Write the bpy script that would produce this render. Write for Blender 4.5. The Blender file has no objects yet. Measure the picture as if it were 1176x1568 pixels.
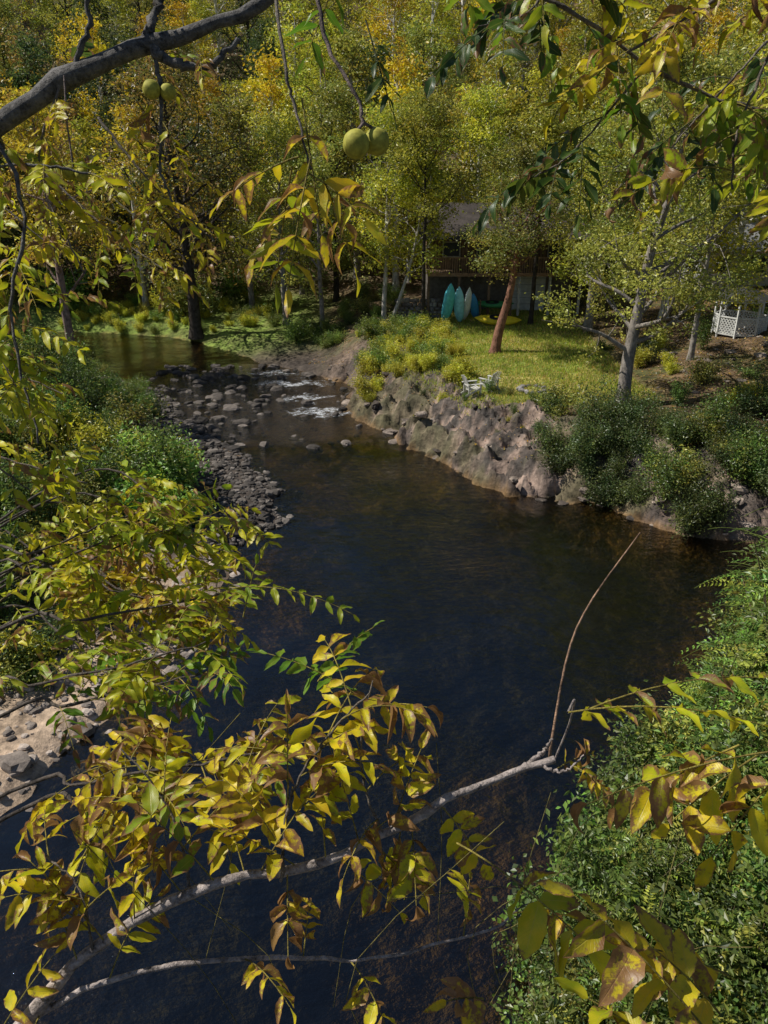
import bpy, math, numpy as np
from mathutils import Vector
R=np.random.RandomState(7)
scene=bpy.context.scene
def nrm(a): return a/(np.linalg.norm(a,axis=-1,keepdims=True)+1e-9)
def ss(a,b,x):
    t=np.clip((x-a)/(b-a),0,1); return t*t*(3-2*t)
def _h(i,j,s):
    n=(i*374761393+j*668265263+s*974634777)&0x7fffffff
    n=((n^(n>>13))*1274126177)&0x7fffffff
    return ((n^(n>>16))&0xffff)/65535.0
def vn(x,y,s=0):
    x=np.asarray(x,float);y=np.asarray(y,float)
    i=np.floor(x).astype(np.int64);j=np.floor(y).astype(np.int64)
    fx=x-i;fy=y-j;fx=fx*fx*(3-2*fx);fy=fy*fy*(3-2*fy)
    return (_h(i,j,s)*(1-fx)+_h(i+1,j,s)*fx)*(1-fy)+(_h(i,j+1,s)*(1-fx)+_h(i+1,j+1,s)*fx)*fy
def fbm(x,y,s=0,o=4):
    r=0;a=.5;t=0
    for k in range(o):
        r=r+a*vn(x*2**k,y*2**k,s+k);t+=a;a*=.5
    return r/t
# ---------------------------------------------------------------- mesh builder (quads)
class MB:
    def __init__(s): s.v=[];s.f=[];s.c=[];s.l=[];s.m=[];s.n=0
    def add(s,v,f,c=(1,1,1),l=None,m=0):
        v=np.asarray(v,float).reshape(-1,3);f=np.asarray(f,int).reshape(-1,4)
        c=np.broadcast_to(np.asarray(c,float),(len(v),3))
        if l is None:l=np.zeros((len(v),3))
        s.v.append(v);s.f.append(f+s.n);s.c.append(c);s.l.append(l);s.m.append(np.full(len(f),m));s.n+=len(v)
    def mesh(s,name,mats,smooth=True):
        v=np.concatenate(s.v);f=np.concatenate(s.f);c=np.concatenate(s.c);l=np.concatenate(s.l);m=np.concatenate(s.m)
        me=bpy.data.meshes.new(name)
        me.vertices.add(len(v));me.vertices.foreach_set('co',v.ravel().astype(np.float32))
        me.loops.add(len(f)*4);me.loops.foreach_set('vertex_index',f.ravel().astype(np.int32))
        me.polygons.add(len(f));me.polygons.foreach_set('loop_start',(np.arange(len(f))*4).astype(np.int32))
        me.polygons.foreach_set('material_index',m.astype(np.int32))
        me.update(calc_edges=True)
        me.polygons.foreach_set('use_smooth',np.full(len(f),smooth))
        a=me.attributes.new('col','FLOAT_COLOR','POINT')
        a.data.foreach_set('color',np.concatenate([c,np.ones((len(c),1))],1).ravel().astype(np.float32))
        b=me.attributes.new('luv','FLOAT_VECTOR','POINT');b.data.foreach_set('vector',l.ravel().astype(np.float32))
        for mt in mats: me.materials.append(mt)
        return me
    def obj(s,name,mats,parent=None,smooth=True,loc=None):
        o=bpy.data.objects.new(name,s.mesh(name,mats,smooth));scene.collection.objects.link(o)
        if parent:o.parent=parent
        if loc is not None:o.location=loc
        return o
def empty(name,loc=(0,0,0),rz=0):
    e=bpy.data.objects.new(name,None);e.location=loc;e.rotation_euler=(0,0,rz);e.empty_display_size=.3
    scene.collection.objects.link(e);return e
def inst(name,me,loc,rz=0,sc=1,parent=None,tilt=(0,0)):
    o=bpy.data.objects.new(name,me);o.location=loc;o.rotation_euler=(tilt[0],tilt[1],rz)
    o.scale=sc if hasattr(sc,'__len__') else (sc,sc,sc)
    scene.collection.objects.link(o)
    if parent:o.parent=parent
    return o
def tube(mb,pts,rad,sides=6,c=(1,1,1),m=0):
    p=np.asarray(pts,float);n=len(p);rad=np.broadcast_to(np.asarray(rad,float),(n,))
    t=nrm(np.gradient(p,axis=0))
    ref=np.array([0,0,1.]) if abs(t[:,2]).mean()<.8 else np.array([1.,0,0])
    a=nrm(np.cross(t,ref));b=np.cross(t,a)
    ang=np.arange(sides)*2*math.pi/sides
    v=p[:,None]+rad[:,None,None]*(np.cos(ang)[None,:,None]*a[:,None]+np.sin(ang)[None,:,None]*b[:,None])
    i=np.arange(n-1)[:,None]*sides;k=np.arange(sides)[None];k2=(k+1)%sides
    f=np.stack([i+k,i+k2,i+sides+k2,i+sides+k],-1)
    mb.add(v,f,c,m=m)
def smoothpath(pts,n):
    p=np.asarray(pts,float);k=len(p)
    P=np.vstack([2*p[0]-p[1],p,2*p[-1]-p[-2]]);out=[]
    for s in np.linspace(0,k-1-1e-6,n):
        i=int(s);t=s-i;a,b,c,d=P[i],P[i+1],P[i+2],P[i+3]
        out.append(.5*((2*b)+(c-a)*t+(2*a-5*b+4*c-d)*t*t+(3*b-a-3*c+d)*t**3))
    return np.array(out)
def box(mb,lo,hi,c=(1,1,1),m=0,rot=None,org=None):
    x0,y0,z0=lo;x1,y1,z1=hi
    v=np.array([[x0,y0,z0],[x1,y0,z0],[x1,y1,z0],[x0,y1,z0],[x0,y0,z1],[x1,y0,z1],[x1,y1,z1],[x0,y1,z1]],float)
    if rot is not None: v=(v@np.array(rot).T)
    if org is not None: v=v+np.array(org)
    mb.add(v,[[0,3,2,1],[4,5,6,7],[0,1,5,4],[1,2,6,5],[2,3,7,6],[3,0,4,7]],c,m=m)
def beam(mb,a,b,w,h,c=(1,1,1),m=0):
    a=np.array(a,float);b=np.array(b,float);t=nrm(b-a)
    ref=np.array([0,0,1.]) if abs(t[2])<.95 else np.array([0,1.,0])
    s=nrm(np.cross(t,ref));u=np.cross(s,t)
    v=[]
    for q in (a,b):
        for i,j in ((-1,-1),(1,-1),(1,1),(-1,1)): v.append(q+s*i*w/2+u*j*h/2)
    mb.add(v,[[0,1,2,3],[7,6,5,4],[0,4,5,1],[1,5,6,2],[2,6,7,3],[3,7,4,0]],c,m=m)
def kites(mb,c,size,col,upbias=.4,rs=R,asp=.55,d=None,nn=None):
    n=len(c)
    if d is None: d=nrm(rs.randn(n,3)*np.array([1,1,.7]))
    if nn is None: nn=nrm(rs.randn(n,3)+np.array([0,0,upbias]))
    s=nrm(np.cross(d,nn));nn=np.cross(s,d);size=np.broadcast_to(size,(n,))[:,None]
    v=np.stack([c-d*size*.5,c+s*size*asp*.5+nn*size*.12,c+d*size*.5,c-s*size*asp*.5+nn*size*.12],1)
    f=np.arange(n*4).reshape(n,4)
    mb.add(v,f,np.repeat(col,4,0))
# ---------------------------------------------------------------- materials
class NT:
    def __init__(s,name):
        s.mat=bpy.data.materials.new(name);s.mat.use_nodes=True;s.t=s.mat.node_tree;s.t.nodes.clear()
        s.out=s.t.nodes.new('ShaderNodeOutputMaterial')
    def n(s,ty,ins={},**kw):
        q=s.t.nodes.new(ty)
        for k,v in kw.items(): setattr(q,k,v)
        for k,v in ins.items():
            if isinstance(v,bpy.types.NodeSocket): s.t.links.new(v,q.inputs[k])
            else: q.inputs[k].default_value=v
        return q
    def math(s,op,a,b=0.,c=None,clamp=False):
        d={0:a,1:b}
        if c is not None:d[2]=c
        return s.n('ShaderNodeMath',d,operation=op,use_clamp=clamp).outputs[0]
    def attr(s,nm): return s.n('ShaderNodeAttribute',attribute_name=nm)
    def mix(s,f,a,b,bt='MIX'):
        q=s.t.nodes.new('ShaderNodeMix');q.data_type='RGBA';q.blend_type=bt
        for k,v in ((0,f),(6,a),(7,b)):
            if isinstance(v,bpy.types.NodeSocket): s.t.links.new(v,q.inputs[k])
            else: q.inputs[k].default_value=v
        return q.outputs[2]
    def noise(s,vec,sc,det=4,rough=.6):
        return s.n('ShaderNodeTexNoise',{'Vector':vec,'Scale':sc,'Detail':det,'Roughness':rough}).outputs['Fac']
    def mr(s,x,a,b,c=0.,d=1.):
        return s.n('ShaderNodeMapRange',{'Value':x,'From Min':a,'From Max':b,'To Min':c,'To Max':d}).outputs[0]
    def end(s,sh): s.t.links.new(sh,s.out.inputs[0]);return s.mat
def mat_leaf(name,tr=.42):
    g=NT(name);c=g.attr('col').outputs['Color'];oi=g.n('ShaderNodeObjectInfo')
    hs=g.n('ShaderNodeHueSaturation',{'Hue':g.mr(oi.outputs['Random'],0,1,.487,.513),'Saturation':1.06,'Value':g.mr(oi.outputs['Random'],0,1,1.5,2.4),'Color':c}).outputs[0]
    d=g.n('ShaderNodeBsdfDiffuse',{'Color':hs}).outputs[0]
    t=g.n('ShaderNodeBsdfTranslucent',{'Color':hs}).outputs[0]
    s=g.n('ShaderNodeMixShader',{0:tr,1:d,2:t}).outputs[0]
    gl=g.n('ShaderNodeBsdfGlossy',{'Color':(1,1,1,1),'Roughness':.42}).outputs[0]
    return g.end(g.n('ShaderNodeMixShader',{0:.03,1:s,2:gl}).outputs[0])
def mat_rough(name,sc=8.,var=.5,bump=.03,rough=.9,spec=.2):
    g=NT(name);c=g.attr('col').outputs['Color'];v=g.n('ShaderNodeTexCoord').outputs['Object']
    n1=g.noise(v,sc,6,.65);n2=g.noise(v,sc*.21,3)
    k=g.mr(g.math('ADD',n1,n2),.75,1.3,1-var,1+var)
    cc=g.n('ShaderNodeVectorMath',{0:c,'Scale':k},operation='SCALE').outputs[0]
    b=g.n('ShaderNodeBump',{'Height':n1,'Distance':bump,'Strength':1.}).outputs[0]
    return g.end(g.n('ShaderNodeBsdfPrincipled',{'Base Color':cc,'Roughness':rough,'Specular IOR Level':spec,'Normal':b}).outputs[0])
def mat_bark(name):
    g=NT(name);c=g.attr('col').outputs['Color'];v=g.n('ShaderNodeTexCoord').outputs['Object']
    m=g.n('ShaderNodeMapping',{'Vector':v,'Scale':(1,1,.25)}).outputs[0]
    n1=g.noise(m,14.,5,.7);n2=g.noise(v,3.,3)
    k=g.mr(g.math('ADD',n1,n2),.7,1.3,.35,1.6)
    cc=g.n('ShaderNodeVectorMath',{0:c,'Scale':k},operation='SCALE').outputs[0]
    b=g.n('ShaderNodeBump',{'Height':n1,'Distance':.04,'Strength':1.}).outputs[0]
    return g.end(g.n('ShaderNodeBsdfDiffuse',{'Color':cc,'Normal':b}).outputs[0])
def mat_twig():
    g=NT('walnut_bark');c=g.attr('col').outputs['Color'];v=g.n('ShaderNodeTexCoord').outputs['Object']
    n1=g.noise(v,70.,6,.7);n2=g.noise(v,16.,4)
    k=g.mr(g.math('ADD',n1,n2),.75,1.25,.2,1.8)
    cc=g.n('ShaderNodeVectorMath',{0:c,'Scale':k},operation='SCALE').outputs[0]
    b=g.n('ShaderNodeBump',{'Height':g.math('ADD',n1,n2),'Distance':.014,'Strength':1.}).outputs[0]
    return g.end(g.n('ShaderNodeBsdfPrincipled',{'Base Color':cc,'Roughness':.75,'Specular IOR Level':.3,'Normal':b}).outputs[0])
def mat_foreleaf():
    g=NT('walnut_leaf');c=g.attr('col').outputs['Color'];l=g.attr('luv').outputs['Vector']
    sx=g.n('ShaderNodeSeparateXYZ',{0:l});U,V,Q=sx.outputs
    v=g.n('ShaderNodeTexCoord').outputs['Object'];av=g.math('ABSOLUTE',V)
    mid=g.mr(av,.0,.07,1.,0.)
    ph=g.math('SUBTRACT',g.math('MULTIPLY',U,85.),g.math('MULTIPLY',av,20.))
    sv=g.mr(g.math('SINE',ph),.75,1.,0.,1.)
    n1=g.noise(v,110.,4,.75);n2=g.noise(v,30.,3)
    e=g.math('MULTIPLY',g.math('POWER',av,3.),.18)
    e2=g.math('MULTIPLY',g.math('POWER',U,5.),.18)
    s=g.math('ADD',g.math('ADD',g.math('MULTIPLY',n1,.55),g.math('MULTIPLY',n2,.75)),g.math('ADD',e,e2))
    s=g.math('ADD',s,g.math('MULTIPLY',Q,.42))
    bm=g.mr(s,.815,.91,0.,1.)
    mott=g.mr(n2,.35,.65,0.,1.)
    c1=g.mix(g.math('MULTIPLY',mott,.6),c,g.mix(1.,c,(.5,.8,.6,1),'MULTIPLY'))
    c1=g.mix(g.math('MULTIPLY',sv,.14),c1,g.mix(1.,c1,(.5,.6,.4,1),'MULTIPLY'))
    c1=g.mix(g.math('MULTIPLY',mid,.4),c1,(.6,.5,.12,1))
    c1=g.mix(g.math('MULTIPLY',bm,.9),c1,g.mix(n1,(.46,.22,.11,1),(.13,.05,.03,1)))
    b=g.n('ShaderNodeBump',{'Height':g.math('SUBTRACT',g.math('MULTIPLY',n1,.8),g.math('ADD',mid,g.math('MULTIPLY',sv,.4))),'Distance':.0008,'Strength':.6}).outputs[0]
    d=g.n('ShaderNodeBsdfPrincipled',{'Base Color':c1,'Roughness':.40,'Specular IOR Level':.45,'Normal':b}).outputs[0]
    t=g.n('ShaderNodeBsdfTranslucent',{'Color':c1}).outputs[0]
    return g.end(g.n('ShaderNodeMixShader',{0:.42,1:d,2:t}).outputs[0])
def mat_plain(name,rough=.5,spec=.4,sc=4.,lo=.75,hi=1.15):
    g=NT(name);c=g.attr('col').outputs['Color'];v=g.n('ShaderNodeTexCoord').outputs['Object']
    k=g.mr(g.noise(v,sc,5),.3,.7,lo,hi)
    cc=g.n('ShaderNodeVectorMath',{0:c,'Scale':k},operation='SCALE').outputs[0]
    return g.end(g.n('ShaderNodeBsdfPrincipled',{'Base Color':cc,'Roughness':rough,'Specular IOR Level':spec}).outputs[0])
M_leaf=mat_leaf('foliage');M_bark=mat_bark('bark');M_twig=mat_twig();M_fl=mat_foreleaf();M_nut=mat_plain('walnut_husk',.7,.25,70.,.55,1.2)
M_ground=mat_rough('ground_soil_rock',5.,.6,.08);M_rock=mat_rough('rock',5.,.5,.05,.8,.3);M_plain=mat_plain('painted');M_wood=mat_rough('weathered_wood',6.,.4,.01)
def mat_water():
    g=NT('river_water');v=g.n('ShaderNodeTexCoord').outputs['Object']
    sx=g.n('ShaderNodeSeparateXYZ',{0:v});X,Y,Z=sx.outputs
    nx_=g.noise(v,.75,4,.65);ny_=g.noise(g.n('ShaderNodeMapping',{'Vector':v,'Location':(13.,7.,0)}).outputs[0],.9,4,.65)
    X=g.math('ADD',X,g.math('MULTIPLY',g.math('SUBTRACT',nx_,.5),6.));Y=g.math('ADD',Y,g.math('MULTIPLY',g.math('SUBTRACT',ny_,.5),5.))
    def blob(cx,cy,rx,ry):
        a=g.math('DIVIDE',g.math('SUBTRACT',X,cx),rx);b=g.math('DIVIDE',g.math('SUBTRACT',Y,cy),ry)
        return g.mr(g.math('ADD',g.math('MULTIPLY',a,a),g.math('MULTIPLY',b,b)),1.,0.,0.,1.)
    foamm=g.math('MAXIMUM',g.math('MAXIMUM',blob(-5.6,46.6,3.2,1.2),blob(-3.4,40.8,2.6,1.1)),g.math('MAXIMUM',blob(-7.4,49.,2.4,.9),blob(-4.4,43.6,1.8,.8)))
    rap=blob(-5.,44.,9.,9.)
    mp=g.n('ShaderNodeMapping',{'Vector':v,'Rotation':(0,0,.35),'Scale':(1.,2.6,1.)}).outputs[0]
    fn=g.noise(mp,3.2,9,.9)
    foam=g.mr(g.math('ADD',g.math('MULTIPLY',foamm,.16),fn),.62,.72,0.,.95)
    foam=g.math('MULTIPLY',foam,g.mr(foamm,0.,.15,0.,1.))
    w1=g.noise(g.n('ShaderNodeMapping',{'Vector':v,'Rotation':(0,0,-.2),'Scale':(1.,1.7,1.)}).outputs[0],2.6,5,.6)
    w2=g.noise(v,.45,2);w3=g.noise(v,9.,3);w4=g.noise(v,.12,2)
    amp=g.mr(w4,.35,.65,.25,1.4)
    hgt=g.math('ADD',g.math('ADD',g.math('MULTIPLY',g.math('MULTIPLY',w1,amp),.085),g.math('MULTIPLY',w2,.22)),g.math('MULTIPLY',g.math('MULTIPLY',w3,amp),.010))
    hgt=g.math('ADD',hgt,g.math('MULTIPLY',g.math('MULTIPLY',fn,rap),.3))
    b=g.n('ShaderNodeBump',{'Height':hgt,'Distance':1.,'Strength':.6}).outputs[0]
    fr=g.n('ShaderNodeFresnel',{'IOR':1.7,'Normal':b}).outputs[0]
    gl=g.n('ShaderNodeBsdfGlossy',{'Color':(1,1,1,1),'Roughness':.02,'Normal':b}).outputs[0]
    tr=g.n('ShaderNodeBsdfTransparent',{'Color':(.60,.57,.40,1)}).outputs[0]
    s=g.n('ShaderNodeMixShader',{0:fr,1:tr,2:gl}).outputs[0]
    fo=g.n('ShaderNodeBsdfDiffuse',{'Color':(.8,.82,.85,1)}).outputs[0]
    return g.end(g.n('ShaderNodeMixShader',{0:foam,1:s,2:fo}).outputs[0])
# ---------------------------------------------------------------- terrain
POLY=np.array([(-13,-40),(-12,-15),(-11,5),(-9.5,9),(-8.5,12),(-7,15),(-5.8,18),(-5.3,22),(-5.6,24.5),(-4.3,26.9),(-4.4,30),(-6.4,33.5),(-8.5,36),(-11,39),(-13.5,45),(-18,49),(-28,52),(-45,56),(-120,58),(-120,66),(-45,64),(-28,62),(-19,60.5),(-14,58),(-10,54),(-8,51.5),(-5.5,49.3),(-2.5,47),(-1.9,44.8),(-1.5,40),(.3,37),(1.6,34.5),(3.6,31.6),(5.6,29.4),(9,28.6),(10.3,26.5),(12.5,25.3),(17,24.5),(18,22),(11.5,19.5),(9.5,17.5),(7.5,15),(5.5,13),(4,11),(2.5,9),(1.5,6),(1,0),(1,-40)],float)
def sdist(X,Y):
    sh=X.shape;x=X.ravel();y=Y.ravel();D=np.full(x.shape,1e9);ins=np.zeros(x.shape,bool)
    for k in range(len(POLY)):
        a=POLY[k];b=POLY[(k+1)%len(POLY)];e=b-a
        t=np.clip(((x-a[0])*e[0]+(y-a[1])*e[1])/(e@e),0,1)
        D=np.minimum(D,np.hypot(x-a[0]-t*e[0],y-a[1]-t*e[1]))
        c=((a[1]>y)!=(b[1]>y))
        with np.errstate(divide='ignore',invalid='ignore'):
            xi=a[0]+(y-a[1])*e[0]/(e[1] if e[1]!=0 else 1e-9)
        ins^=c&(x<xi)
    return np.where(ins,-D,D).reshape(sh)
def terrain(X,Y):
    X=np.asarray(X,float);Y=np.asarray(Y,float)
    D=sdist(X,Y)+(fbm(X*.7,Y*.7,11)-.5)*1.6*np.clip((60-np.abs(X))/60,0,1)
    Dp=np.clip(D,0,None)
    rt=ss(-5,-1,X)*ss(24,27,Y);rn=ss(-1,2,X)*(1-ss(21,25,Y));rn=rn*(1-rt);lf=np.clip(1-rt-rn,0,1)
    wf=ss(50,57,Y)
    hl=(.3*ss(0,1,Dp)+.32*np.clip(Dp-3.2,0,10)+.03*np.clip(Dp,0,30))*(1-wf)+(.6*ss(0,2,Dp)+.07*np.clip(Dp,0,30))*wf
    hr=(.8*ss(0,1.2,Dp)+1.2*ss(1.0,4.2,Dp))+.03*np.clip(Dp,0,20)+.12*np.clip(X-13,0,30)
    hn=.3*ss(0,1,Dp)+.8*np.clip(Dp,0,9)
    Z=lf*hl+rt*hr+rn*hn
    Z+=.36*np.clip(Y-70,0,260)+.25*np.clip(-X-32,0,200)+.2*np.clip(X-35,0,200)
    Z+=(fbm(X*.25,Y*.25,3)-.5)*.5*ss(.5,4,Dp)
    rockm=rt*(1-ss(3.2,5.2,Dp+(fbm(X*.4,Y*.4,5)-.5)*3))*(1-ss(47,52,Y))*ss(-.6,.2,D)
    a=X*.8+Y*.6;b2=-X*.6+Y*.8
    strat=fbm(a*1.5+fbm(X*.8,Y*.8,21)*1.5,b2*.35,51,3);strat=np.abs(strat-.5)*3.2
    lump=np.abs(fbm(X*.9,Y*.9,61,4)-.5)*2
    Z+=rockm*((.4-lump)*1.5*.8+(np.minimum(strat,.8)-.4)*.6+(fbm(X*2.2,Y*2.2,8,4)-.5)*.7)
    zt=Z*3.2+fbm(X*.6,Y*.6,71)*2;st=(np.floor(zt)+ss(.25,.75,zt-np.floor(zt))-fbm(X*.6,Y*.6,71)*2)/3.2
    Z=Z+rockm*.6*(st-Z)
    sl=.24-.09*(1-ss(-5,3,X))
    bed=-(.10+sl*np.clip(-D,0,7))
    bed=np.maximum(bed,-1.3)
    shal=np.exp(-((X+6)/8)**2-((Y-43)/8)**2)
    bed=bed*(1-.8*shal)+(fbm(X*.8,Y*.8,14)-.5)*.3
    w=ss(-.25,.25,D)
    Z=Z*w+bed*(1-w)
    return Z,D,dict(rt=rt,rn=rn,lf=lf,rock=rockm,wf=wf,shal=shal,st=strat,lump=lump)
def tz(x,y): return float(terrain(np.array([x]),np.array([y]))[0][0])
def axis(a,b,st,lo,hi):
    v=list(np.arange(a,b,st));s=st;x=a
    L=[]
    while x>lo: s*=1.045;x-=s;L.append(x)
    s=st;x=v[-1];H=[]
    while x<hi: s*=1.045;x+=s;H.append(x)
    return np.array(L[::-1]+v+H)
ax=axis(-13,17,.13,-900,900);ay=axis(24,50,.13,-200,1500)
X,Y=np.meshgrid(ax,ay);Z,D,MK=terrain(X,Y)
C=np.zeros(X.shape+(3,));
def lay(C,m,col): 
    m=np.clip(m,0,1)[...,None];return C*(1-m)+np.array(col)*m
nz=fbm(X*.5,Y*.5,41);nf=fbm(X*2.3,Y*2.3,43)
C[:]=(.11,.075,.042)
C=lay(C,ss(.45,.6,nz)*.7,(.07,.085,.025))
C=lay(C,ss(.5,.62,nf)*.5,(.22,.14,.08))
lawn=ss(1,4,X)*(1-ss(10,14,X+nz*4-2))*ss(34,38,Y)*(1-ss(55,60,Y))
C=lay(C,lawn*.95,(.22,.26,.05));C=lay(C,lawn*ss(.42,.6,nz)*.8,(.42,.32,.12));C=lay(C,lawn*ss(.55,.65,nf)*.5,(.12,.15,.03))
far=MK['wf']*(1-ss(-8,-3,X))*(1-ss(66,72,Y));C=lay(C,far*.9,(.20,.28,.05));C=lay(C,far*ss(.45,.6,nf)*.6,(.14,.14,.05))
C=lay(C,MK['lf']*(1-ss(3,5,D))*(1-MK['wf']),(.075,.06,.05))
C=lay(C,MK['lf']*(1-ss(3,5,D))*(1-ss(20,25,Y)),(.46,.34,.24))
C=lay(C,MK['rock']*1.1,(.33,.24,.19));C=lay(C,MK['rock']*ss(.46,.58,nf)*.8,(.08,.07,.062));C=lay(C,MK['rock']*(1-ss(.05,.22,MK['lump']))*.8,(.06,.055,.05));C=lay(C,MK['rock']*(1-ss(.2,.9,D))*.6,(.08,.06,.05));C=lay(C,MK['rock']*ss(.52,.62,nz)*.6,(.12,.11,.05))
C=lay(C,MK['rn']*.8,(.05,.05,.025))
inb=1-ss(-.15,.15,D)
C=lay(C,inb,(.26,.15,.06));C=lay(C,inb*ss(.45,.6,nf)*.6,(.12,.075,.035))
C=lay(C,inb*ss(.15,.9,-Z+(nz-.5)*1.1),(.055,.048,.024));C=lay(C,inb*MK['shal']*.6,(.12,.09,.06))  # deeper bed painted darker, standing in for light absorbed by the water
ny,nx=X.shape
idx=np.arange(nx*ny).reshape(ny,nx)
F=np.stack([idx[:-1,:-1],idx[:-1,1:],idx[1:,1:],idx[1:,:-1]],-1)
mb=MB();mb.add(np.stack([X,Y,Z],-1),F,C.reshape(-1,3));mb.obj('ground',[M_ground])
mb=MB();wx=np.linspace(-125,30,60);wy=np.linspace(-45,68,50);WX,WY=np.meshgrid(wx,wy);i2=np.arange(3000).reshape(50,60)
mb.add(np.stack([WX,WY,WX*0],-1),np.stack([i2[:-1,:-1],i2[:-1,1:],i2[1:,1:],i2[1:,:-1]],-1))
mb.obj('river_water',[mat_water()])
# ---------------------------------------------------------------- rocks
def cubesphere(n):
    V=[];Fs=[];g=np.linspace(-1,1,n+1)
    for ax_ in range(3):
        for sg in (-1,1):
            a,b=np.meshgrid(g,g);p=np.zeros((n+1,n+1,3));p[...,ax_]=sg;p[...,(ax_+1)%3]=a*sg;p[...,(ax_+2)%3]=b
            o=len(V)*(n+1)**2;i=np.arange((n+1)**2).reshape(n+1,n+1)+o
            V.append(p.reshape(-1,3));Fs.append(np.stack([i[:-1,:-1],i[:-1,1:],i[1:,1:],i[1:,:-1]],-1).reshape(-1,4))
    V=np.concatenate(V);t=np.tan(V*.7)/np.tan(.7);return nrm(t),np.concatenate(Fs)
def rocks(name,P,S,cols,n=2,flat=.5,rough=.35,sink=.25,smooth=False):
    v0,f0=cubesphere(n);mb=MB()
    for k in range(len(P)):
        off=R.rand(3)*40
        q=v0*1.
        r=1+rough*(fbm(q[:,0]*1.3+off[0]+q[:,2]*.7,q[:,1]*1.3+off[1]-q[:,2]*1.1,3,3)-.5)*2
        q=np.sign(q)*np.abs(q)**.8*r[:,None]*S[k]*np.array([1,R.uniform(.55,.9),flat*R.uniform(.7,1.2)])
        a=R.rand()*6.28;t=R.randn()*.2;ca,sa=math.cos(a),math.sin(a)
        q=q@np.array([[1,0,0],[0,math.cos(t),-math.sin(t)],[0,math.sin(t),math.cos(t)]])@np.array([[ca,sa,0],[-sa,ca,0],[0,0,1]])
        mb.add(q+P[k]+np.array([0,0,S[k]*flat*(1-2*sink)*.5]),f0,cols[k])
    return mb.obj(name,[M_rock],smooth=smooth)
def scatter(n,x0,x1,y0,y1,test):
    x=R.uniform(x0,x1,n);y=R.uniform(y0,y1,n);z,d,mk=terrain(x,y);k=test(x,y,z,d,mk)
    return np.stack([x,y,z],1)[k],d[k]
def greys(n,lo=.06,hi=.26,warm=1.):
    g=lo+(hi-lo)*R.rand(n,1)**1.5;return g*np.array([1.06*warm,.98,.92/warm])
P,_=scatter(13000,-14,-2,24,47,lambda x,y,z,d,m:(d>-.6)&(d<3.0)&(m['lf']>.5)&(R.rand(len(x))<.8))
rocks('gravel_bar_cobbles',P,R.gamma(1.6,.04,len(P))+.03,greys(len(P),.03,.19,1.08),2,.45)
P,_=scatter(3400,-15,-1,35,51,lambda x,y,z,d,m:(d<0)&(R.rand(len(x))<.45*((x<-7.+(y-35)*.05)+.2)))
P[:,2]=np.maximum(P[:,2],-.14);rocks('rapids_rocks',P,R.gamma(1.3,.085,len(P))+.05,greys(len(P),.03,.16,1.1),3,.5)
P,_=scatter(2500,-12,-4,8,24,lambda x,y,z,d,m:(d>-.8)&(d<3)&(R.rand(len(x))<.6))
rocks('shore_stones',P,R.gamma(2.,.04,len(P))+.03,greys(len(P),.12,.42,1.12),2,.45)
P,_=scatter(3200,-5,20,24,50,lambda x,y,z,d,m:(d>-.7)&(d<2.8)&(m['rt']>.3)&(R.rand(len(x))<np.where(d<.7,.36,.14)))
rocks('bank_boulders',P,R.gamma(1.3,.09,len(P))+.05,greys(len(P),.06,.30,1.16),4,.42,.55,.35)
P,_=scatter(500,13,32,32,46,lambda x,y,z,d,m:(d>3)&(R.rand(len(x))<.4))
rocks('slope_stones',P,R.gamma(2.,.05,len(P))+.05,greys(len(P),.1,.3,1.15),2,.4,.35,.35)
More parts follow.
